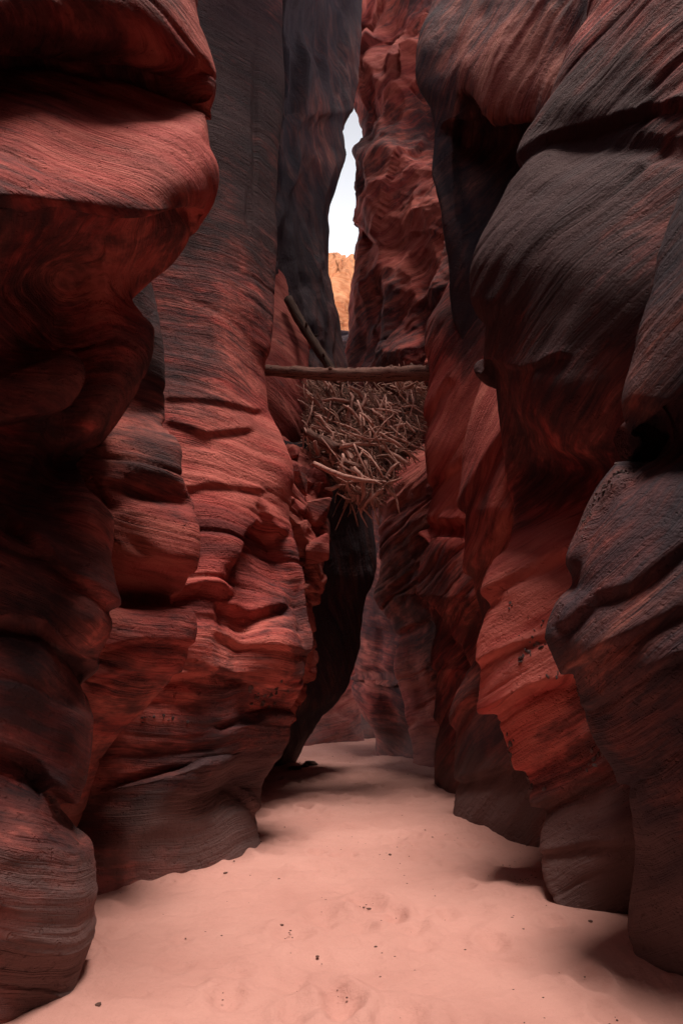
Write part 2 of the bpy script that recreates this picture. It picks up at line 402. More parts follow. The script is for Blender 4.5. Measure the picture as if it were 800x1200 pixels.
rock('rock_buttress', -1, L1, M_RED, 'nearest left rock buttress with a glowing overhanging block high above the sand', cols=330, rows=760,
     tilt=-15, strata=.030, lump=.03, ztop=13, lean=.1, seed=3, varnish_shade=.50, varnish_shade_blobs=[(150, 185, 150, 62, -.62), (150, 340, 60, 60, -.25), (215, 40, 40, 50, -.3), (105, 600, 30, 60, -.15), (50, 1080, 100, 140, .45), (50, 800, 80, 120, .2)], outer=((-1.9, 1.0, .06), (-1.3, -1.2, -.03), (-.7, -3.2, -.04), (.4, -5.5, -.05)),  # negative spots paint the block's glow, positive ones the shade lower down
     ledges=[([(-20, 58), (60, 72), (150, 84), (220, 108), (256, 122)], .16, 9, -.16), ([(-20, 232), (60, 244), (130, 256), (170, 258), (230, 246)], .12, 30, .03),
             ([(-20, 405), (26, 407)], .05, 10), ([(-20, 500), (20, 492)], .30, 40, .1), ([(0, 615), (60, 660), (110, 700), (132, 716)], .07, 16, .05),
             ([(-10, 735), (50, 742), (90, 772), (112, 800)], .14, 14, .06), ([(-20, 878), (40, 895), (75, 930), (95, 952)], .12, 14, .05),
             ([(-20, 640), (40, 655)], .06, 10)],
     bumps=[(20, 455, 45, 40, .55), (30, 372, 45, 22, .12), (60, 1100, 60, 60, .04)])

L2 = [rib('1040:-60:5.0 800:-60:4.8 500:-60:5.1 300:-60:5.4 -100:-60:5.8'),
      rib('1040:0:5.2 960:20:5.2 890:50:5.0 800:105:4.75 720:110:4.8 690:108:5.0 600:110:4.85 560:105:4.9 520:100:5.0 480:100:5.3 400:110:5.3 200:100:5.6 -100:90:6'),
      rib('1040:40:5.3 960:60:5.3 890:90:5.2 800:150:4.95 750:170:4.85 715:165:4.95 697:150:5.2 680:160:5.1 650:180:4.9 600:175:4.95 580:170:5.05 550:165:4.95 520:160:5.05 490:145:5.35 480:150:5.5 400:165:5.4 200:150:5.6 -100:140:6'),
      rib('1040:60:5.6 960:90:5.6 890:118:5.5 860:140:5.4 800:200:5.3 760:222:5.2 735:228:5.2 715:225:5.2 700:207:5.4 690:212:5.35 665:230:5.2 650:232:5.2 610:229:5.25 597:226:5.35 590:222:5.4 575:218:5.3 560:213:5.25 525:212:5.3 508:204:5.4 498:190:5.6 490:196:5.7 430:198:5.6 395:195:5.6 340:180:5.8 200:150:6.2 -100:140:6.6')]
rock('rock_buttress', -1, L2, M_RUST, 'stack of smooth grey and red rock pillows tucked behind the nearest left buttress', cols=170, rows=430, tilt=-10,
     strata=.028, lump=.04, ztop=16, lean=.0, seed=13, back=.6, varnish_shade=.36, varnish_shade_blobs=[(185, 650, 50, 50, -.2), (180, 540, 60, 45, .35), (180, 420, 40, 60, .3)],
     ledges=[([(130, 566), (180, 580), (228, 598)], .05, 7, .03), ([(110, 690), (150, 700), (215, 700)], .12, 10, .03), ([(105, 555), (130, 590)], .08, 10, .03),
             ([(120, 765), (170, 752), (225, 757)], .05, 8, .03), ([(110, 800), (160, 790), (212, 790)], .05, 9, .03)])

L3 = [rib('1075:-20:5.3 900:-20:5.7 600:-20:6.1 300:-20:6.5 0:-20:6.7 -250:-20:7'),
      rib('1054:107:5.17 1000:105:5.35 940:100:5.75 890:130:5.75 800:150:5.8 700:150:5.9 500:140:6.4 300:130:6.8 0:120:7.1 -250:100:7.5'),
      rib('1026:198:5.75 990:195:5.75 960:195:5.7 905:215:5.72 897:220:5.95 884:225:5.95 800:235:5.95 715:235:6.0 640:230:6.2 560:235:6.4 480:225:6.6 400:220:6.8 300:215:7 0:215:7.2 -120:235:7.0 -250:290:6.8'),
      rib('1003:282:6.35 960:268:6.35 925:262:6.5 884:288:6.5 848:300:6.4 835:295:6.55 800:310:6.4 760:315:6.35 715:305:6.5 660:292:6.7 600:300:6.75 560:300:6.8 512:292:6.9 430:280:7.05 330:280:7.2 200:285:7.4 0:285:7.6 -120:315:7.4 -250:360:7.1'),
      rib('992:304:6.65 955:303:6.8 916:310:7.0 884:332:7.0 848:342:7.0 835:338:7.05 809:355:7.0 767:368:7.0 718:362:7.1 660:345:7.2 632:338:7.25 600:331:7.3 588:331:7.35 561:333:7.3 512:326:7.4 475:314:7.5 434:312:7.6 400:320:7.6 330:325:7.7 200:325:7.9 100:332:8.0 0:332:8.1 -120:368:7.9 -250:425:7.6')]  # unseen top leaned inward above the frame to shade the face below
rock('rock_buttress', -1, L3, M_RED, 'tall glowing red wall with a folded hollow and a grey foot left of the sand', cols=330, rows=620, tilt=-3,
     strata=.030, lump=.07, ztop=19, lean=-.16, seed=23, smooth_above=430, varnish_shade=.42, varnish_shade_blobs=[(220, 100, 200, 230, .45), (285, 640, 75, 130, -.62), (320, 790, 50, 50, -.25), (300, 520, 50, 70, -.25), (210, 960, 120, 70, .45), (200, 430, 60, 60, .2)],  # shade painted on the upper face, glow painted at mid height
     ledges=[([(100, 905), (140, 908), (200, 898), (240, 898)], .05, 10, .04), ([(225, 930), (262, 915), (300, 950)], .08, 9, .06), ([(200, 500), (240, 515), (286, 508)], .06, 9, .05),
             ([(205, 575), (250, 570), (300, 575)], .05, 10, .03), ([(258, 668), (275, 630), (296, 612), (318, 628)], .10, 26, .09),
             ([(205, 692), (232, 690), (257, 696)], .12, 14, .07), ([(258, 706), (290, 716), (330, 708)], .10, 16, .07), ([(300, 590), (320, 640), (350, 690), (366, 760)], .08, 14, .06), ([(150, 780), (200, 790), (255, 782), (300, 800), (345, 806)], .07, 12, .05),
             ([(255, 742), (300, 752), (365, 765)], .06, 14, .03), ([(260, 845), (300, 838), (345, 846)], .08, 12, .05), ([(200, 470), (260, 478), (300, 482)], .05, 9, .05)],
     bumps=[(298, 150, 3, 80, -.22), (291, 245, 3, 26, -.16), (240, 170, 45, 110, .22), (250, 330, 40, 60, .16), (300, 330, 14, 90, .10), (215, 250, 30, 90, -.12), (250, 660, 30, 60, .18), (330, 560, 22, 60, .12), (296, 690, 24, 40, .05), (230, 760, 26, 40, .14), (285, 770, 16, 50, -.10), (330, 760, 26, 60, .12)])

L4 = rib('915:300:9.5 880:325:9.3 850:340:9.2 800:362:9.1 760:368:9 719:366:8.9 690:378:8.9 650:388:9 620:392:9.1 590:391:9.2 561:387:9.3 545:375:9.5 527:357:9.7 510:338:9.9 497:324:10.1 470:300:10.4 400:290:10.8')
rock('rock_buttress', -1, [shift(L4, -130, -1.9), shift(L4, -60, -1.1), shift(L4, -24, -.55), L4], M_RUST, 'fractured blocky rock shelf between the red folded wall and the driftwood jam', cols=150, rows=360, tilt=-25,
     strata=.04, lump=.08, rough=.06, block=((.75, .13, 1.2), (.3, .035, 1.5)), seed=33, back=.5,
     ledges=[([(325, 560), (350, 585), (380, 620)], .14, 10, .08), ([(330, 640), (360, 650), (392, 640)], .16, 12, .08), ([(335, 600), (352, 625)], .12, 10, .06), ([(345, 690), (380, 700)], .14, 12, .06)])
L5 = rib('893:347:g 864:358:12 841:371:11.8 806:404:11.5 770:417:11.3 715:423:11.3 677:440:11.3 659:443:11.35 630:441:11.3 600:436:11.2 570:428:11.1 540:420:11.1 515:414:11.2')
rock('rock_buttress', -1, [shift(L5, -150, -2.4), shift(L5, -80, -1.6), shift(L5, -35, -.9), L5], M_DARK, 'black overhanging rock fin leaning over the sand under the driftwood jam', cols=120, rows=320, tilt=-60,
     strata=.05, lump=.12, rough=.05, varnish_shade=.75, seed=43, back=.6)  # high level paints the fin's shade into its colour
L6 = rib('570:372:12.5 500:390:12.5 430:404:12.5 400:402:12.5 375:399:12.5 345:391:12.5 325:386:12.5 300:384:12.6 260:382:12.6 240:383:12.6 215:392:12.7 200:398:12.7 180:407:12.8 165:406:12.8 155:404:12.8 140:411:12.9 133:415:12.9 120:419:13 60:421:13 0:421:13.0 -60:428:12.5 -200:465:11.2')  # unseen head leaned into the canyon to shade this wall from overhead light
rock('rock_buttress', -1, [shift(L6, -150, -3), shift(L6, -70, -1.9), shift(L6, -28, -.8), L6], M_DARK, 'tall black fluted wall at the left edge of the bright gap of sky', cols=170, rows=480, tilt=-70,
     strata=.05, lump=.14, rough=.06, edge_calm=.6, flute=.20, varnish_shade=.62, seed=53, ztop=24, lean=-.1, back=.8)
L7 = rib('600:335:10.9 560:345:10.8 515:355:10.6 456:357:10.6 404:361:10.8 370:352:11 340:340:11.1 300:332:11.2 270:326:11.3 200:310:11.4')
rock('rock_buttress', -1, [shift(L7, -120, -1.6), shift(L7, -50, -.9), shift(L7, -20, -.45), L7], M_RUST, 'rounded red rock lobe behind the left end of the log', cols=90, rows=260, tilt=-20,
     varnish_shade=.2, strata=.04, lump=.10, seed=63, back=.6)

# --- right wall, from the camera inwards
R1 = [rib('1200:930:g 1000:930:3.3 800:930:3.1 660:930:3.1 500:930:3.4 300:950:3.2 0:1000:3.5 -500:1080:4'),
      rib('1145:785:3.9 1000:795:3.75 925:780:3.7 845:750:3.65 745:720:3.55 660:735:3.6 570:765:3.72 520:790:3.95 505:800:3.95 470:790:3.7 360:815:3.62 230:855:3.7 0:930:3.9 -500:1000:4.3'),
      rib('1130:745:4.1 1090:737:4.15 1000:745:4.15 925:730:4.1 845:687:4.1 820:680:4.1 770:650:4.05 745:640:4.05 710:650:4.05 682:668:4.1 660:664:4.1 610:680:4.15 570:700:4.2 520:740:4.2 512:748:4.3 505:742:4.2 490:735:4.1 470:732:4.05 420:745:4.05 360:757:4.05 300:770:4.1 230:800:4.1 150:830:4.2 0:880:4.3 -500:950:4.6')]
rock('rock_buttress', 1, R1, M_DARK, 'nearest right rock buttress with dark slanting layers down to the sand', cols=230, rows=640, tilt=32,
     strata=.022, lump=.04, ztop=13, lean=.1, seed=73, varnish_shade=.56, back=.7, outer=((1.9, 1.0, .06), (1.3, -1.2, -.03), (.7, -3.4, -.04), (-.4, -5.8, -.05)),
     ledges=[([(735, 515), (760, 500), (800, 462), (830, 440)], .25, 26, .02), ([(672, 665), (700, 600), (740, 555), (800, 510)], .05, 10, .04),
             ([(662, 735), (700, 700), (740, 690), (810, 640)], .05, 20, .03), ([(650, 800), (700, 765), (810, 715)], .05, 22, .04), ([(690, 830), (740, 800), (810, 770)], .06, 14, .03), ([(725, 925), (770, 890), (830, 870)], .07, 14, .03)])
R2 = [rib('1090:860:4.6 900:880:4.1 600:880:4.3 450:880:4.0 300:880:3.8 0:920:4 -400:960:4.5'),
      rib('1078:735:4.76 950:740:4.6 800:730:4.7 640:740:4.8 580:740:5.2 545:735:5.1 510:730:4.65 400:730:4.4 300:740:4.3 190:765:4.4 175:768:4.5 150:770:4.45 0:800:4.5 -400:850:5'),
      rib('1073:695:4.85 1030:690:4.85 950:680:4.9 875:650:5.05 800:630:5.05 692:640:5.1 640:650:5.3 600:650:5.9 560:650:6.1 545:655:5.8 520:660:5.2 480:640:4.95 436:625:4.95 384:630:4.9 316:630:4.85 220:670:4.9 186:688:5 170:690:5.12 120:710:4.95 0:740:5 -400:800:5.5'),
      rib('1062:650:5.0 1030:635:5.1 950:620:5.2 875:585:5.4 825:565:5.5 800:563:5.5 760:558:5.5 730:562:5.5 692:567:5.5 660:580:5.6 640:598:5.8 600:600:6.4 560:590:6.6 500:580:6.5 440:572:6.2 424:563:5.9 384:565:5.6 348:552:5.5 316:552:5.5 220:596:5.5 184:610:5.55 170:613:5.6 120:640:5.5 60:665:5.5 15:688:5.5 0:690:5.5 -100:720:5.6 -400:760:6')]
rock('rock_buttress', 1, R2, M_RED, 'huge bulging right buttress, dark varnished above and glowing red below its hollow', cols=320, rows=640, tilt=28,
     strata=.022, lump=.05, ztop=13, lean=.1, seed=83, varnish_shade=.56, varnish_shade_blobs=[(700, 320, 150, 230, .25), (610, 725, 70, 100, -.85), (610, 900, 40, 40, -.2), (690, 1000, 120, 70, .5), (760, 700, 60, 200, .3)],  # stained above; the strong negative spot paints the glow below the hollow
     ledges=[([(605, 190), (650, 170), (700, 150), (760, 125), (820, 115)], .09, 16, .05), ([(560, 424), (612, 436), (660, 420)], .03, 12, .04),
             ([(560, 700), (600, 675), (660, 650), (700, 640)], .06, 30, .05), ([(562, 775), (600, 755), (660, 735), (710, 710)], .05, 12, .03), ([(565, 838), (620, 806), (690, 790)], .10, 30, .08), ([(600, 905), (650, 880), (720, 850)], .07, 18, .05), ([(615, 950), (660, 925), (720, 890)], .10, 14, .05),
             ([(625, 1000), (690, 990), (740, 990)], .04, 10, .02)])
R3 = rib('962:533:g 915:535:7.8 890:530:7.8 850:527:7.8 820:530:7.75 790:543:7.7 760:556:7.65 728:558:7.6 690:550:7.55 656:544:7.5 620:542:7.45 592:536:7.4 536:538:7.4 480:550:7.4 445:562:7.4 425:572:7.5 400:585:7.6 300:610:7.8')
rock('rock_buttress', 1, [shift(R3, 190, -1.8), shift(R3, 90, -1.0), shift(R3, 34, -.5), R3], M_RUST, 'twisted rock column squeezed behind the huge bulging right buttress', cols=140, rows=430, tilt=48,
     strata=.035, lump=.05, seed=93, back=.6, varnish_shade=.36, varnish_shade_blobs=[(570, 940, 60, 40, .5)], ledges=[([(536, 600), (560, 560), (600, 500)], .08, 18, .06), ([(540, 680), (570, 640), (610, 590)], .08, 18, .06), ([(528, 850), (560, 800), (600, 740)], .08, 16, .06), ([(530, 915), (570, 905), (630, 890)], .08, 10, .05)])
R4 = rib('926:510:g 880:508:9.6 815:508:9.5 783:500:9.4 741:503:9.4 730:498:9.4 696:482:9.3 660:484:9.3 626:488:9.3 614:503:9.4 580:506:9.4 512:500:9.3 480:503:9.3 440:508:9.3 400:501:9.4 380:503:9.4 350:520:9.5 320:530:9.6 250:545:9.8 150:570:10')
rock('rock_buttress', 1, [shift(R4, 170, -2.0), shift(R4, 80, -1.3), shift(R4, 30, -.6), R4], M_RED, 'slim red rock rib at the right end of the log', cols=150, rows=430, tilt=40,
     strata=.045, lump=.09, seed=103, back=.6, varnish_shade=.26, varnish_shade_blobs=[(515, 550, 40, 90, -.6), (540, 380, 50, 60, .45)], ledges=[([(486, 628), (506, 612), (545, 614)], .24, 24, .08), ([(496, 500), (530, 450)], .10, 14, .06), ([(496, 575), (520, 555), (550, 530)], .07, 10, .05), ([(484, 700), (520, 740), (560, 800)], .12, 20, .06), ([(498, 790), (530, 750), (565, 690)], .10, 16, .06), ([(505, 850), (540, 810)], .10, 14, .06)])  # negative spot paints the rib's glow
R5 = rib('895:480:12.5 850:478:12.3 815:472:12.2 780:462:12 741:462:12 710:442:11.9 698:436:11.8 666:443:11.7 616:440:11.6 568:449:11.6 540:470:11.6 517:497:11.5 490:510:11.6 440:530:11.8 300:560:12')
rock('rock_buttress', 1, [shift(R5, 150, -2.4), shift(R5, 70, -1.4), shift(R5, 28, -.7), R5], M_RUST, 'layered red rock shoulder below the right side of the driftwood jam', cols=120, rows=340, tilt=22,
     varnish_shade=.22, strata=.06, lump=.10, seed=113, back=.6, ledges=[([(440, 600), (470, 580), (500, 575)], .14, 9, .06), ([(455, 690), (480, 665), (505, 660)], .12, 10, .06), ([(460, 745), (500, 730)], .14, 10, .06)])
R6 = rib('885:443:g 864:440:14 828:423:14 802:408:14 795:408:14 789:417:14.1 760:420:14.1 700:420:14.2 600:404:14.4 480:400:14.6 400:394:14.6')  # hidden upper part added to block light on the far passage
rock('rock_buttress', 1, [shift(R6, 150, -2.2), shift(R6, 70, -1.3), shift(R6, 28, -.7), R6], M_RUST, 'dim cracked boulder face at the far bend of the sandy floor', cols=110, rows=280, tilt=-15,
     strata=.06, lump=.26, rough=.06, seed=123, back=.7, varnish_shade=.36, ledges=[([(405, 800), (430, 785), (470, 790)], .12, 12, .06)])
R7 = rib('600:560:8.9 480:548:8.7 400:537:8.6 360:530:8.6 312:530:8.5 248:520:8.4 216:510:8.4 200:505:8.4 160:506:8.4 132:502:8.4 80:490:8.4 40:494:8.4 0:508:8.4 -60:520:8.5 -250:545:9')
R7c = rib('600:600:8.3 480:590:8.2 400:580:8.2 300:575:8.3 240:570:8.5 160:570:8.4 140:565:7.8 60:560:7.5 0:570:7.5 -250:610:8')
R7b = rib('600:680:7.5 480:670:7.5 400:660:7.6 300:650:7.8 200:640:7.9 150:635:7.7 138:632:7.0 60:640:6.8 0:650:6.8 -250:690:7.2')
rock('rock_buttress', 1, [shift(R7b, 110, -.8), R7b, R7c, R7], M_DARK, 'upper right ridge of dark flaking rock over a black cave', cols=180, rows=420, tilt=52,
     strata=.05, lump=.12, rough=.10, varnish_shade=.42, varnish_shade_blobs=[(600, 80, 50, 50, -.4)], seed=133, ztop=17, lean=.0, back=.7,
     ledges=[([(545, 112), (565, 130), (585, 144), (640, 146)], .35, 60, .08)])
R8 = rib('585:396:14 460:402:14 400:404:14 370:405:14 340:403:14 300:411:14 270:415:14.1 240:420:14.1 215:418:14.2 185:415:14.2 165:422:14.3 140:424:14.4 120:415:14.5 100:408:14.6 85:405:14.7 40:402:14.8 0:402:15 -200:402:16')
rock('rock_buttress', 1, [shift(R8, 200, -3.2), shift(R8, 110, -2.2), shift(R8, 45, -1.2), R8], M_ROUGH, 'craggy red wall rising along the right of the bright gap of sky', cols=210, rows=460, tilt=30,
     strata=.03, lump=.20, rough=.42, block=((1.6, .14, .6),), edge_calm=.45, varnish_shade=.36, varnish_shade_blobs=[(455, 60, 50, 70, -.35), (470, 285, 40, 40, -.25)], seed=143, ztop=25, lean=.1, back=.7)
# --- far end
E = rib('876:428:16.2 850:426:16.2 800:420:16.4 700:420:16.6 600:428:16.8 500:422:16.8 400:418:16.8')  # hidden upper part raised to narrow the light over the canyon end
rock('rock_buttress', -1, [shift(E, -160, -1.4), shift(E, -80, -1), shift(E, -30, -.6), E], M_RUST, 'small shadowed rock at the end of the sand behind the black fin', cols=80, rows=160, tilt=10, varnish_shade=.3, strata=.06, lump=.14, seed=153, back=.6)
B = rib('869:200:g 700:200:18.5 500:200:19 385:200:19.5');  # made taller than its visible foot to cut light from the far sky
rock('canyon_end', 1, [shift(B, 420, -.6), shift(B, 280, -.1), shift(B, 150, 0), B], M_DARK, 'dark rock closing the canyon beyond the last strip of sand', cols=60, rows=160, tilt=5, strata=.08, lump=.4, rough=.15, varnish_shade=.55, seed=163, group=None)  # level raised to paint the far passage dark
F = rib('520:360:30 400:370:30 350:374:30 320:378:30.3 305:384:30.8 297:390:31.5')
F2 = rib('520:420:29 400:420:29 350:418:29 330:414:29.6 318:411:30.3 305:402:31.2')
rock('sunlit_cliff', -1, [shift(F, -60, 1), F, shift((F+F2)/2, 0, -.8), F2, shift(F2, 40, .5)], M_ORANGE, 'bright orange sunlit cliff seen through the gap below the sky', cat='cliff', cols=90, rows=120, tilt=-8,
     strata=.14, lump=.3, rough=.25, block=((2.2, .35, 1.4), (.8, .12, 1.4)), edge_calm=0., seed=173, back=1.5, group=None)

# ------------------------------------------------------------------ sand
def sand_height(x, y):
    h = .035*fbm(x*.6, y*.6, 0*x, 3, 500) + .016*fbm(x*2.6, y*3.4, 0*x+3, 3, 520)
    h = h + .006*noise3(x*8, y*12, 0*x, 540)
    return h
ys = np.concatenate([np.linspace(-14, 2.3, 14)[:-1], 2.3*np.exp(np.linspace(0, math.log(20/2.3), 520)), np.linspace(21, 60, 12)])
xs = np.concatenate([np.linspace(-30, -3.4, 8)[:-1], np.linspace(-3.4, 3.4, 420), np.linspace(3.4, 30, 8)[1:]])
gx, gy = np.meshgrid(xs, ys)
gz = sand_height(gx, gy)
H = np.zeros((700, 240))                          # where rock meets the sand, 5 cm cells, softened outwards
for nm, (a_, b_, P) in o_surf.items():
    v = P.reshape(-1, 3); v = v[(v[:, 2] > -.25) & (v[:, 2] < .12) & (abs(v[:, 0]) < 5.9) & (v[:, 1] > 0) & (v[:, 1] < 34.9)]
    H[(v[:, 1]/.05).astype(int), ((v[:, 0]+6)/.05).astype(int)] = 1
D = H.copy()
for k in range(9):
    D = np.maximum(D, .82*np.maximum.reduce([np.roll(D, 1, 0), np.roll(D, -1, 0), np.roll(D, 1, 1), np.roll(D, -1, 1)]))
for k in range(4): D = (D + np.roll(D, 1, 0) + np.roll(D, -1, 0) + np.roll(D, 1, 1) + np.roll(D, -1, 1))/5
gi = np.clip((gy/.05).astype(int), 0, 699); gj = np.clip(((gx+6)/.05).astype(int), 0, 239)
BANK = D
gz = gz + np.where((gy > 0) & (gy < 34.9) & (abs(gx) < 5.9), .07*D[gi, gj]**1.5*(.6 + .8*noise3(gx*1.2, gy*1.2, 0*gx, 71)), 0)
foot_rng = np.random.default_rng(5)
for _ in range(150):                              # old scuffs and footprints
    fx, fy = foot_rng.uniform(-1.6, 1.5), foot_rng.uniform(2.8, 11); r = foot_rng.uniform(.05, .12)
    d2 = ((gx-fx)/r)**2 + ((gy-fy)/(r*1.5))**2
    gz += foot_rng.uniform(.010, .030)*(-np.exp(-d2) + .7*np.exp(-(np.sqrt(d2)-1.5)**2*4))
o = grid_object('sand', np.stack([gx, gy, gz], -1), M_SAND)
tag(o, 'pale pink sand floor winding away between the rock walls', kind='structure')

# ------------------------------------------------------------------ wood
def tube(bm, pts, radii, seg=6, cap=True, wob=0., rnd=random):
    """one closed tapering tube through pts"""
    pts = [Vector(p) for p in pts]; rings = []
    prev = None
    for i, p in enumerate(pts):
        t = (pts[min(i+1, len(pts)-1)] - pts[max(i-1, 0)]).normalized()
        a = prev if prev is not None else (Vector((0, 0, 1)) if abs(t.z) < .9 else Vector((1, 0, 0)))
        n = (a - t*a.dot(t)).normalized(); b = t.cross(n); prev = n
        rings.append([bm.verts.new(p + (n*math.cos(2*math.pi*k/seg) + b*math.sin(2*math.pi*k/seg))*radii[i]*(1 + wob*rnd.uniform(-1, 1))) for k in range(seg)])
    for r0, r1 in zip(rings, rings[1:]):
        for k in range(seg):
            bm.faces.new((r0[k], r0[(k+1) % seg], r1[(k+1) % seg], r1[k])).smooth = seg > 5
    if cap:
        bm.faces.new(rings[0][::-1]); bm.faces.new(rings[-1])
def finish(name, bm, mat, parent=None):
    bmesh.ops.recalc_face_normals(bm, faces=bm.faces)
    me = bpy.data.meshes.new(name); bm.to_mesh(me); bm.free(); me.materials.append(mat)
    o = bpy.data.objects.new(name, me); COL.objects.link(o)
    if parent: o.parent = parent
    return o
def beam(name, ends, r0, r1, mat, label, cat, bend=.03, seg=14, n=26, stubs=(), wob=.05, seed=1):
    """a trunk or branch laid from ends[0] to ends[1], local x along it"""
    rn = random.Random(seed)
    a, b = Vector(ends[0]), Vector(ends[1]); L = (b-a).length
    o_rot = (b-a).to_track_quat('X', 'Z')
    ph = rn.uniform(0, 6)
    def c(t): return Vector((t*L, bend*math.sin(t*4.2+ph), bend*math.sin(t*5.5+1.3*ph)))
    bm = bmesh.new()
    pts = [c(i/(n-1)) for i in range(n)]
    rad = [(r0 + (r1-r0)*i/(n-1))*(1 + rn.uniform(-.06, .06)) for i in range(n)]
    tube(bm, pts, rad, seg, wob=wob, rnd=rn)
    o = finish(name, bm, mat); o.location = a; o.rotation_mode = 'QUATERNION'; o.rotation_quaternion = o_rot
    tag(o, label, cat)
    for (t, ang, ln, rr) in stubs:                # broken limbs and knots
        bm = bmesh.new(); p = c(t); r = r0 + (r1-r0)*t
        d = Vector((rn.uniform(-.35, .35), math.cos(ang), math.sin(ang))).normalized()
        tube(bm, [p + d*r*.7, p + d*(r+ln*.5), p + d*(r+ln) + Vector((rn.uniform(-.02, .02), 0, 0))], [rr*1.25, rr, rr*.6], 8, wob=.15, rnd=rn)
        finish('branch_stub', bm, mat, o)
    return o
P3 = lambda px, py, Y: Vector(at(px, py, Y))
beam('fallen_log', (P3(286, 434, 9.3), P3(514, 440, 9.62)), .074, .124, M_LOG, 'long straight weathered log wedged level across the canyon above the driftwood jam', 'log', bend=.034, n=60, wob=.13,
     stubs=[(.44, 2.6, .03, .028), (.33, -1.9, .015, .03), (.60, -2.2, .012, .034), (.74, 1.9, .015, .03), (.88, 1.2, .10, .025), (.955, 2.2, .04, .03), (.28, 1.5, .02, .025)], seed=4)
beam('leaning_log', (P3(338, 350, 10.5), P3(408, 470, 9.95)), .085, .07, M_TRUNK, 'dark trunk leaning steeply down behind the log', 'log', bend=.02, n=24,
     stubs=[(.2, .5, .06, .02), (.33, 2.4, .07, .02), (.5, .4, .05, .018), (.62, 2.7, .06, .02), (.75, .2, .05, .018), (.42, 1.4, .04, .02)], seed=9)
beam('driftwood_log', (P3(360, 506, 9.2), P3(394, 528, 8.95)), .062, .088, M_LOG, 'short thick log stuck in the left side of the driftwood jam', 'log', bend=.012, n=12, stubs=[(.6, 1.4, .03, .02)], seed=12)
bm = bmesh.new(); cv = [P3(368, 543, 8.95), P3(384, 551, 8.8), P3(402, 558, 8.65), P3(425, 563, 8.6), P3(452, 565, 8.75)]
tube(bm, cv, [.035, .036, .034, .030, .018], 8, wob=.06)
tag(finish('driftwood_branch', bm, M_STICK), 'thin curved branch sagging along the bottom of the driftwood jam', 'branch')
bm = bmesh.new(); cv = [P3(384, 529, 9.05), P3(402, 523, 8.95), P3(420, 520, 8.95), P3(442, 521, 9.0)]
tube(bm, cv, [.026, .034, .034, .020], 8, wob=.06)
tag(finish('driftwood_branch', bm, M_STICK), 'pale nearly level branch across the middle of the driftwood jam', 'branch')

# the jam: an Empty with its sticks
jam = bpy.data.objects.new('driftwood_jam', None); COL.objects.link(jam); jam.location = P3(430, 560, 9.8)
tag(jam, 'tangled jam of bleached driftwood sticks hanging between the walls under the long log', 'driftwood')
JL = np.array([(440, 361), (470, 362), (500, 358), (520, 361), (540, 372), (556, 384), (570, 398), (590, 425)], float)
JR = np.array([(440, 497), (470, 497), (510, 494), (530, 480), (548, 466), (570, 453), (590, 445)], float)
def jam_point(rn, depth=0.):
    while True:
        py = rn.uniform(447, 588)
        if py > 565 and rn.random() < .4: continue
        l, r = np.interp(py, JL[:, 0], JL[:, 1]), np.interp(py, JR[:, 0], JR[:, 1])
        px = rn.uniform(l, r)
        u = (px-l)/(r-l)
        top = 462 - 14*math.cos((px-430)/66*3.1)*-1*.6
        if py < top - 8 and rn.random() < .8: continue
        Y = 9.72 - .28*math.sin(math.pi*min(max(u, 0), 1)) - .25*math.sin((py-447)/141*math.pi) + depth + .30 - .95*(py-447)/141
        return P3(px, py, Y)
rn = random.Random(21)
variants = []
for k in range(24):
    L = rn.choice((.2, .26, .32, .4, .5, .62, .8)); r = rn.choice((.006, .007, .008, .009, .011, .013, .017, .026)); bm = bmesh.new()
    n = 6; bz, by = rn.uniform(-.16, .16)*L, rn.uniform(-.16, .16)*L; f1, f2 = rn.uniform(.4, 1.1), rn.uniform(.4, 1.1)
    tube(bm, [Vector(((i/(n-1)-.5)*L, by*math.sin(i*f1) + rn.uniform(-.008, .008), bz*math.sin(i*f2+.6) + rn.uniform(-.008, .008))) for i in range(n)],
         [r*rn.uniform(.5, .9)] + [r*rn.uniform(.85, 1.1) for _ in range(n-2)] + [r*rn.uniform(.25, .6)], 6, wob=.2, rnd=rn)
    if k % 2 == 0:
        s0 = rn.uniform(-.2, .25)*L
        tube(bm, [Vector((s0, 0, 0)), Vector((s0+L*.14, rn.uniform(-.06, .06), L*.12)), Vector((s0+L*.2, rn.uniform(-.1, .1), L*.24))], [r*.6, r*.45, r*.2], 5, rnd=rn)
    bmesh.ops.recalc_face_normals(bm, faces=bm.faces)
    me = bpy.data.meshes.new('stick'); bm.to_mesh(me); bm.free(); me.materials.append((M_STICK, M_STICK, M_LOG, M_STICK, M_TWIG)[k % 5]); variants.append(me)
def jam_rot(rn):
    # most sticks lie in the face of the jam, fanned down and to the right
    a = rn.gauss(-.85, .55) if rn.random() < .6 else rn.uniform(-1.57, 1.57)
    return Euler((rn.uniform(0, 6.28), a*-1, rn.gauss(0, .45)), 'XYZ')
base = None
for k in range(290):
    me = variants[k % len(variants)]
    o = bpy.data.objects.new('stick', me) if base is None else base.copy()
    base = base or o; o.data = me; COL.objects.link(o); o.parent = jam
    o.location = jam_point(rn, rn.uniform(-.12, .10)) - jam.location; o.rotation_euler = jam_rot(rn)
    s_ = rn.uniform(.7, 1.2); o.scale = (s_, s_*rn.uniform(.8, 1.2), s_)
bm = bmesh.new()
for k in range(4200):
    p = jam_point(rn, rn.uniform(.02, .7)) - jam.location
    d = jam_rot(rn).to_matrix() @ Vector((1, 0, 0)); L = rn.uniform(.07, .36); r = rn.uniform(.004, .011)
    q = d.orthogonal().normalized()*rn.uniform(-.03, .03)
    tube(bm, [p - d*L/2, p + q, p + d*L/2], [r, r, r*.5], 3, rnd=rn)
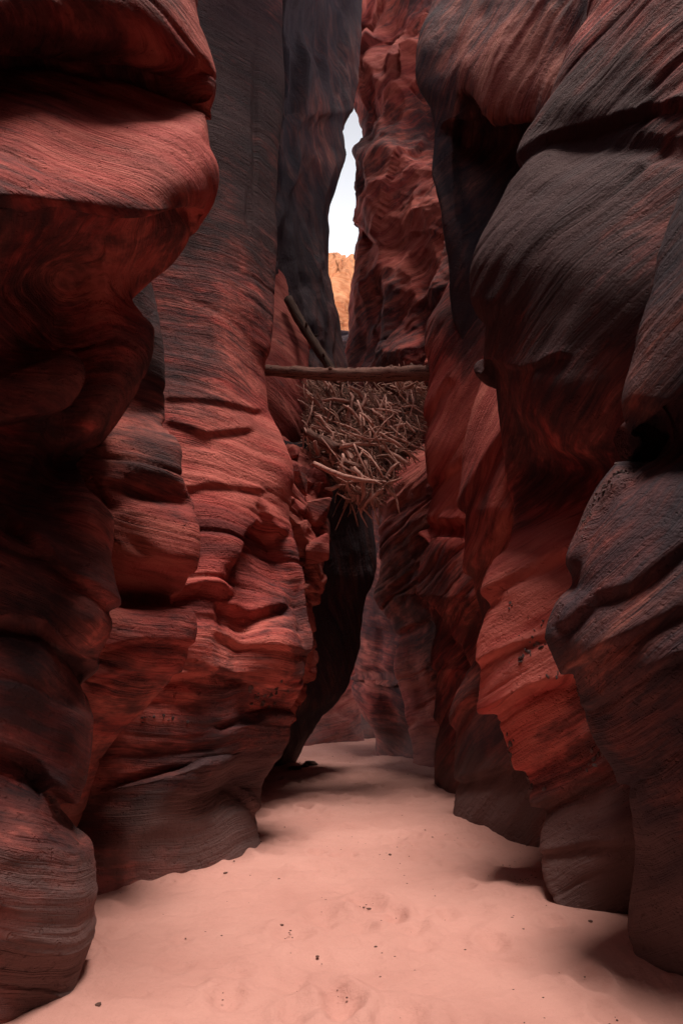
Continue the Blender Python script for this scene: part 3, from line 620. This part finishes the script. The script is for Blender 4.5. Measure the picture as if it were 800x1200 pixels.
for k in range(12):                               # twigs hanging from the underside
    p = P3(rn.uniform(398, 455), rn.uniform(568, 585), rn.uniform(8.8, 9.3)) - jam.location
    d = Vector((rn.uniform(-.5, .5), rn.uniform(-.3, .3), -1)).normalized(); L = rn.uniform(.15, .55); r = rn.uniform(.005, .014)
    tube(bm, [p, p + d*L*.5 + Vector((rn.uniform(-.03, .03), 0, 0)), p + d*L], [r, r*.8, r*.4], 4, rnd=rn)
o = finish('twigs', bm, M_TWIG, jam); tag(o, kind='stuff')

# ------------------------------------------------------------------ stones on the sand
def stone_mesh(name, seed, sub=3):
    bm = bmesh.new(); bmesh.ops.create_icosphere(bm, subdivisions=sub, radius=1)
    for v in bm.verts:
        c = v.co
        n = float(noise3(np.array(c.x*1.1+seed), np.array(c.y*1.1), np.array(c.z*1.1), seed))*.35 + float(noise3(np.array(c.x*3), np.array(c.y*3+seed), np.array(c.z*3), seed))*.10
        v.co = c*(1+n); v.co.z *= .6
        if v.co.z < -.25: v.co.z = -.25
    for f in bm.faces: f.smooth = True
    me = bpy.data.meshes.new(name); bm.to_mesh(me); bm.free(); return me
def stone_material(name, a, b):
    k = NT(name); pos = k.n('ShaderNodeNewGeometry').outputs['Position']
    k.l(k.ramp(k.noise(pos, 14, 5, .7), [(.35, a), (.65, b)]), k.b.inputs['Base Color']); k.b.inputs['Roughness'].default_value = .9
    bp = k.n('ShaderNodeBump'); bp.inputs['Strength'].default_value = .6; bp.inputs['Distance'].default_value = .02
    k.l(k.noise(pos, 40, 4, .7), bp.inputs['Height']); k.l(bp.outputs[0], k.b.inputs['Normal']); return k.m
M_STONE = stone_material('dark_stone', (.06, .03, .025), (.14, .065, .05))
def on_sand(px, py):
    Y = ground_y(py); p = at(px, py, Y); p[2] = float(sand_height(np.array(p[0]), np.array(p[1]))); return p
for i, (px, py, wpx, lab) in enumerate([(346, 902, 16, 'flat dark stone on the shaded sand under the black fin, farthest left of its row'),
                                        (357, 900, 11, 'small dark stone between two larger ones on the shaded sand under the black fin'),
                                        (364, 899, 15, 'dark humped stone on the shaded sand nearest the lit strip of sand')]):
    p = on_sand(px, py); r = wpx*p[1]/FPX/2
    me = stone_mesh('stone', 5+i); me.materials.append(M_STONE)
    o = bpy.data.objects.new('stone', me); COL.objects.link(o); o.location = p; o.scale = (r, r*.8, r*.9); o.rotation_euler = (0, 0, i*1.3)
    tag(o, lab, 'stone', 'stones under the black fin')
pm = [stone_mesh('pebble', 40+i, 1) for i in range(5)]
bm = bmesh.new(); rp = random.Random(3)
def pebble(px, py, r):
    p = on_sand(px, py); m = Matrix.Translation(Vector(p)) @ Matrix.Rotation(rp.uniform(0, 6.3), 4, 'Z') @ Matrix.Diagonal((r, r*rp.uniform(.5, 1), r*rp.uniform(.5, .9), 1))
    src = pm[rp.randrange(5)]; vs = [bm.verts.new(m @ v.co) for v in src.vertices]
    for f in src.polygons: bm.faces.new([vs[i] for i in f.vertices])
for px, py, r in [(463, 1054, .022), (466, 991, .024), (457, 1003, .022), (432, 1063, .018), (426, 1062, .012), (329, 1103, .016), (255+72, 1031, .012), (382, 1052, .014), (757, 1165, .022), (716, 1157, .014), (372, 1115, .014),
                  (440, 1106, .012), (330, 1085, .014), (375, 1150, .014), (255, 1147, .012), (463, 1119, .010), (520, 1120, .010), (545, 1110, .010), (600, 1080, .010), (438, 1098, .012), (393, 1087, .010)]:
    pebble(px, py, r)
for cx, cy, sx, sy, n in [(372, 1150, 16, 10, 40), (330, 1100, 14, 10, 14), (430, 1064, 18, 6, 18), (458, 1000, 14, 8, 16), (615, 1028, 22, 18, 130), (575, 974, 36, 5, 110), (560, 972, 40, 8, 60), (60, 1194, 30, 4, 30), (490, 893, 50, 10, 40), (395, 945, 30, 20, 16), (465, 960, 60, 30, 40), (450, 1080, 200, 90, 120), (740, 1160, 40, 30, 20), (120, 1175, 20, 12, 14)]:
    for _ in range(n):
        px, py = rp.gauss(cx, sx), rp.gauss(cy, sy)
        if 875 < py < 1230: pebble(px, py, rp.uniform(.003, .009)*max(1, ground_y(py)/6))
bi, bj = np.nonzero((BANK > .25) & (BANK < .95))
for _ in range(1500):                             # crumbs and grit fallen along the foot of the walls
    q_ = rp.randrange(len(bi)); x_, y_ = bj[q_]*.05 - 6 + rp.uniform(0, .05), bi[q_]*.05 + rp.uniform(0, .05)
    if not (3 < y_ < 15 and abs(x_) < 2.4) or rp.random() > float(BANK[bi[q_], bj[q_]])*1.1: continue
    r = rp.choice((.004, .005, .006, .008, .012, .02))
    m = Matrix.Translation((x_, y_, float(sand_height(np.array(x_), np.array(y_))) + .05*float(BANK[bi[q_], bj[q_]])**1.5*.6)) @ Matrix.Rotation(rp.uniform(0, 6.3), 4, 'Z') @ Matrix.Diagonal((r, r*.8, r*.7, 1))
    src = pm[rp.randrange(5)]; vs = [bm.verts.new(m @ v.co) for v in src.vertices]
    for f in src.polygons: bm.faces.new([vs[i] for i in f.vertices])
tag(finish('pebbles', bm, M_STONE), 'scatter of tiny dark pebbles and crumbs on the pink sand', kind='stuff')

# ------------------------------------------------------------------ jointed blocks standing out of the fractured shelf
host = next(o for o in COL.objects if 'fractured blocky' in o.get('label', ''))
gx_, gy_, P_ = o_surf[host.name]; rb = random.Random(17)
for (px, py, wp, hp) in [(350, 560, 22, 30), (370, 598, 30, 34), (366, 645, 26, 32), (338, 628, 14, 46), (385, 622, 14, 26), (368, 704, 15, 18), (352, 590, 18, 20), (350, 672, 18, 24), (378, 570, 16, 22), (340, 530, 18, 20)]:
    i = int(np.argmin((gx_-px)**2 + (gy_-py)**2)); p = Vector(P_.reshape(-1, 3)[i]); k_ = p.y/FPX*1.15
    sx, sz, sy = wp*k_/2, hp*k_/2, .20
    bm = bmesh.new()
    for c in range(16):
        v = Vector((rb.uniform(-1, 1), rb.uniform(-1, 1), rb.uniform(-1, 1))); v /= max(abs(v.x), abs(v.y), abs(v.z))
        v *= rb.uniform(.82, 1.0); bm.verts.new(Vector((v.x*sx, v.y*sy, v.z*sz + .35*v.x*sx)))
    bmesh.ops.convex_hull(bm, input=list(bm.verts))
    bmesh.ops.delete(bm, geom=[v for v in bm.verts if not v.link_faces], context='VERTS')
    bmesh.ops.bevel(bm, geom=list(bm.edges), offset=.012, segments=1, affect='EDGES')
    o = finish('rock_block', bm, M_RUST, host); o.location = p + Vector((.03, .06, 0)); o.rotation_euler = (rb.uniform(-.15, .15), rb.uniform(-.12, .12), rb.uniform(-.4, .4))
    me = o.data; n_ = len(me.vertices); co = np.empty(n_*3, np.float32); me.vertices.foreach_get('co', co); co = co.reshape(-1, 3)
    for nm_, val in (('bed', co[:, 2] + .3*co[:, 0] + p.z), ('varnish_shade', np.full(n_, rb.uniform(.0, .3)))):
        me.attributes.new(nm_, 'FLOAT', 'POINT').data.foreach_set('value', val.astype(np.float32))

# ------------------------------------------------------------------ dark ironstone nodules set in the rock
rocks = {}
for o in COL.objects:
    if o.get('label'): rocks[o['label']] = o
def nodules(key, spots):
    host = next(o for l, o in rocks.items() if key in l)
    gx_, gy_, P = o_surf[host.name]; bm = bmesh.new()
    for (cx, cy, sx, sy, n, rad, slope) in spots:
        for _ in range(n):
            u = rp.gauss(0, sx); px, py = cx + u, cy + u*slope + rp.gauss(0, sy)
            i = int(np.argmin((gx_-px)**2 + (gy_-py)**2)); p = P.reshape(-1, 3)[i]
            r = rad*rp.uniform(.35, 1.0)
            m = Matrix.Translation(Vector(p)) @ Euler((rp.uniform(0, 6), rp.uniform(0, 6), rp.uniform(0, 6))).to_matrix().to_4x4() @ Matrix.Diagonal((r, r*rp.uniform(.6, 1), r*rp.uniform(.6, 1), 1))
            src = pm[rp.randrange(5)]; vs = [bm.verts.new(m @ v.co) for v in src.vertices]
            for f in src.polygons: bm.faces.new([vs[q] for q in f.vertices])
    tag(finish('nodules', bm, M_NODULE, host), kind='stuff')
M_NODULE = stone_material('ironstone', (.07, .045, .045), (.16, .10, .095))
nodules('huge bulging', [(598, 710, 3, 4, 3, .030, -.4), (630, 752, 10, 4, 10, .028, -.5), (612, 768, 8, 4, 8, .024, -.6), (660, 790, 12, 4, 12, .026, -.4), (595, 895, 5, 16, 14, .030, .6), (690, 885, 9, 12, 14, .030, -.4), (612, 925, 8, 6, 10, .024, 0), (640, 720, 14, 10, 8, .016, -.4)])
nodules('nearest right', [(712, 572, 16, 4, 34, .020, -1.25), (690, 610, 8, 5, 12, .018, -1.3), (740, 530, 10, 4, 14, .018, -.9), (655, 715, 4, 8, 6, .016, 0), (690, 800, 30, 8, 10, .014, -.5)])
nodules('tall glowing', [(305, 818, 10, 7, 16, .035, .3), (330, 800, 6, 6, 6, .03, .3), (190, 845, 24, 5, 12, .022, .1)])
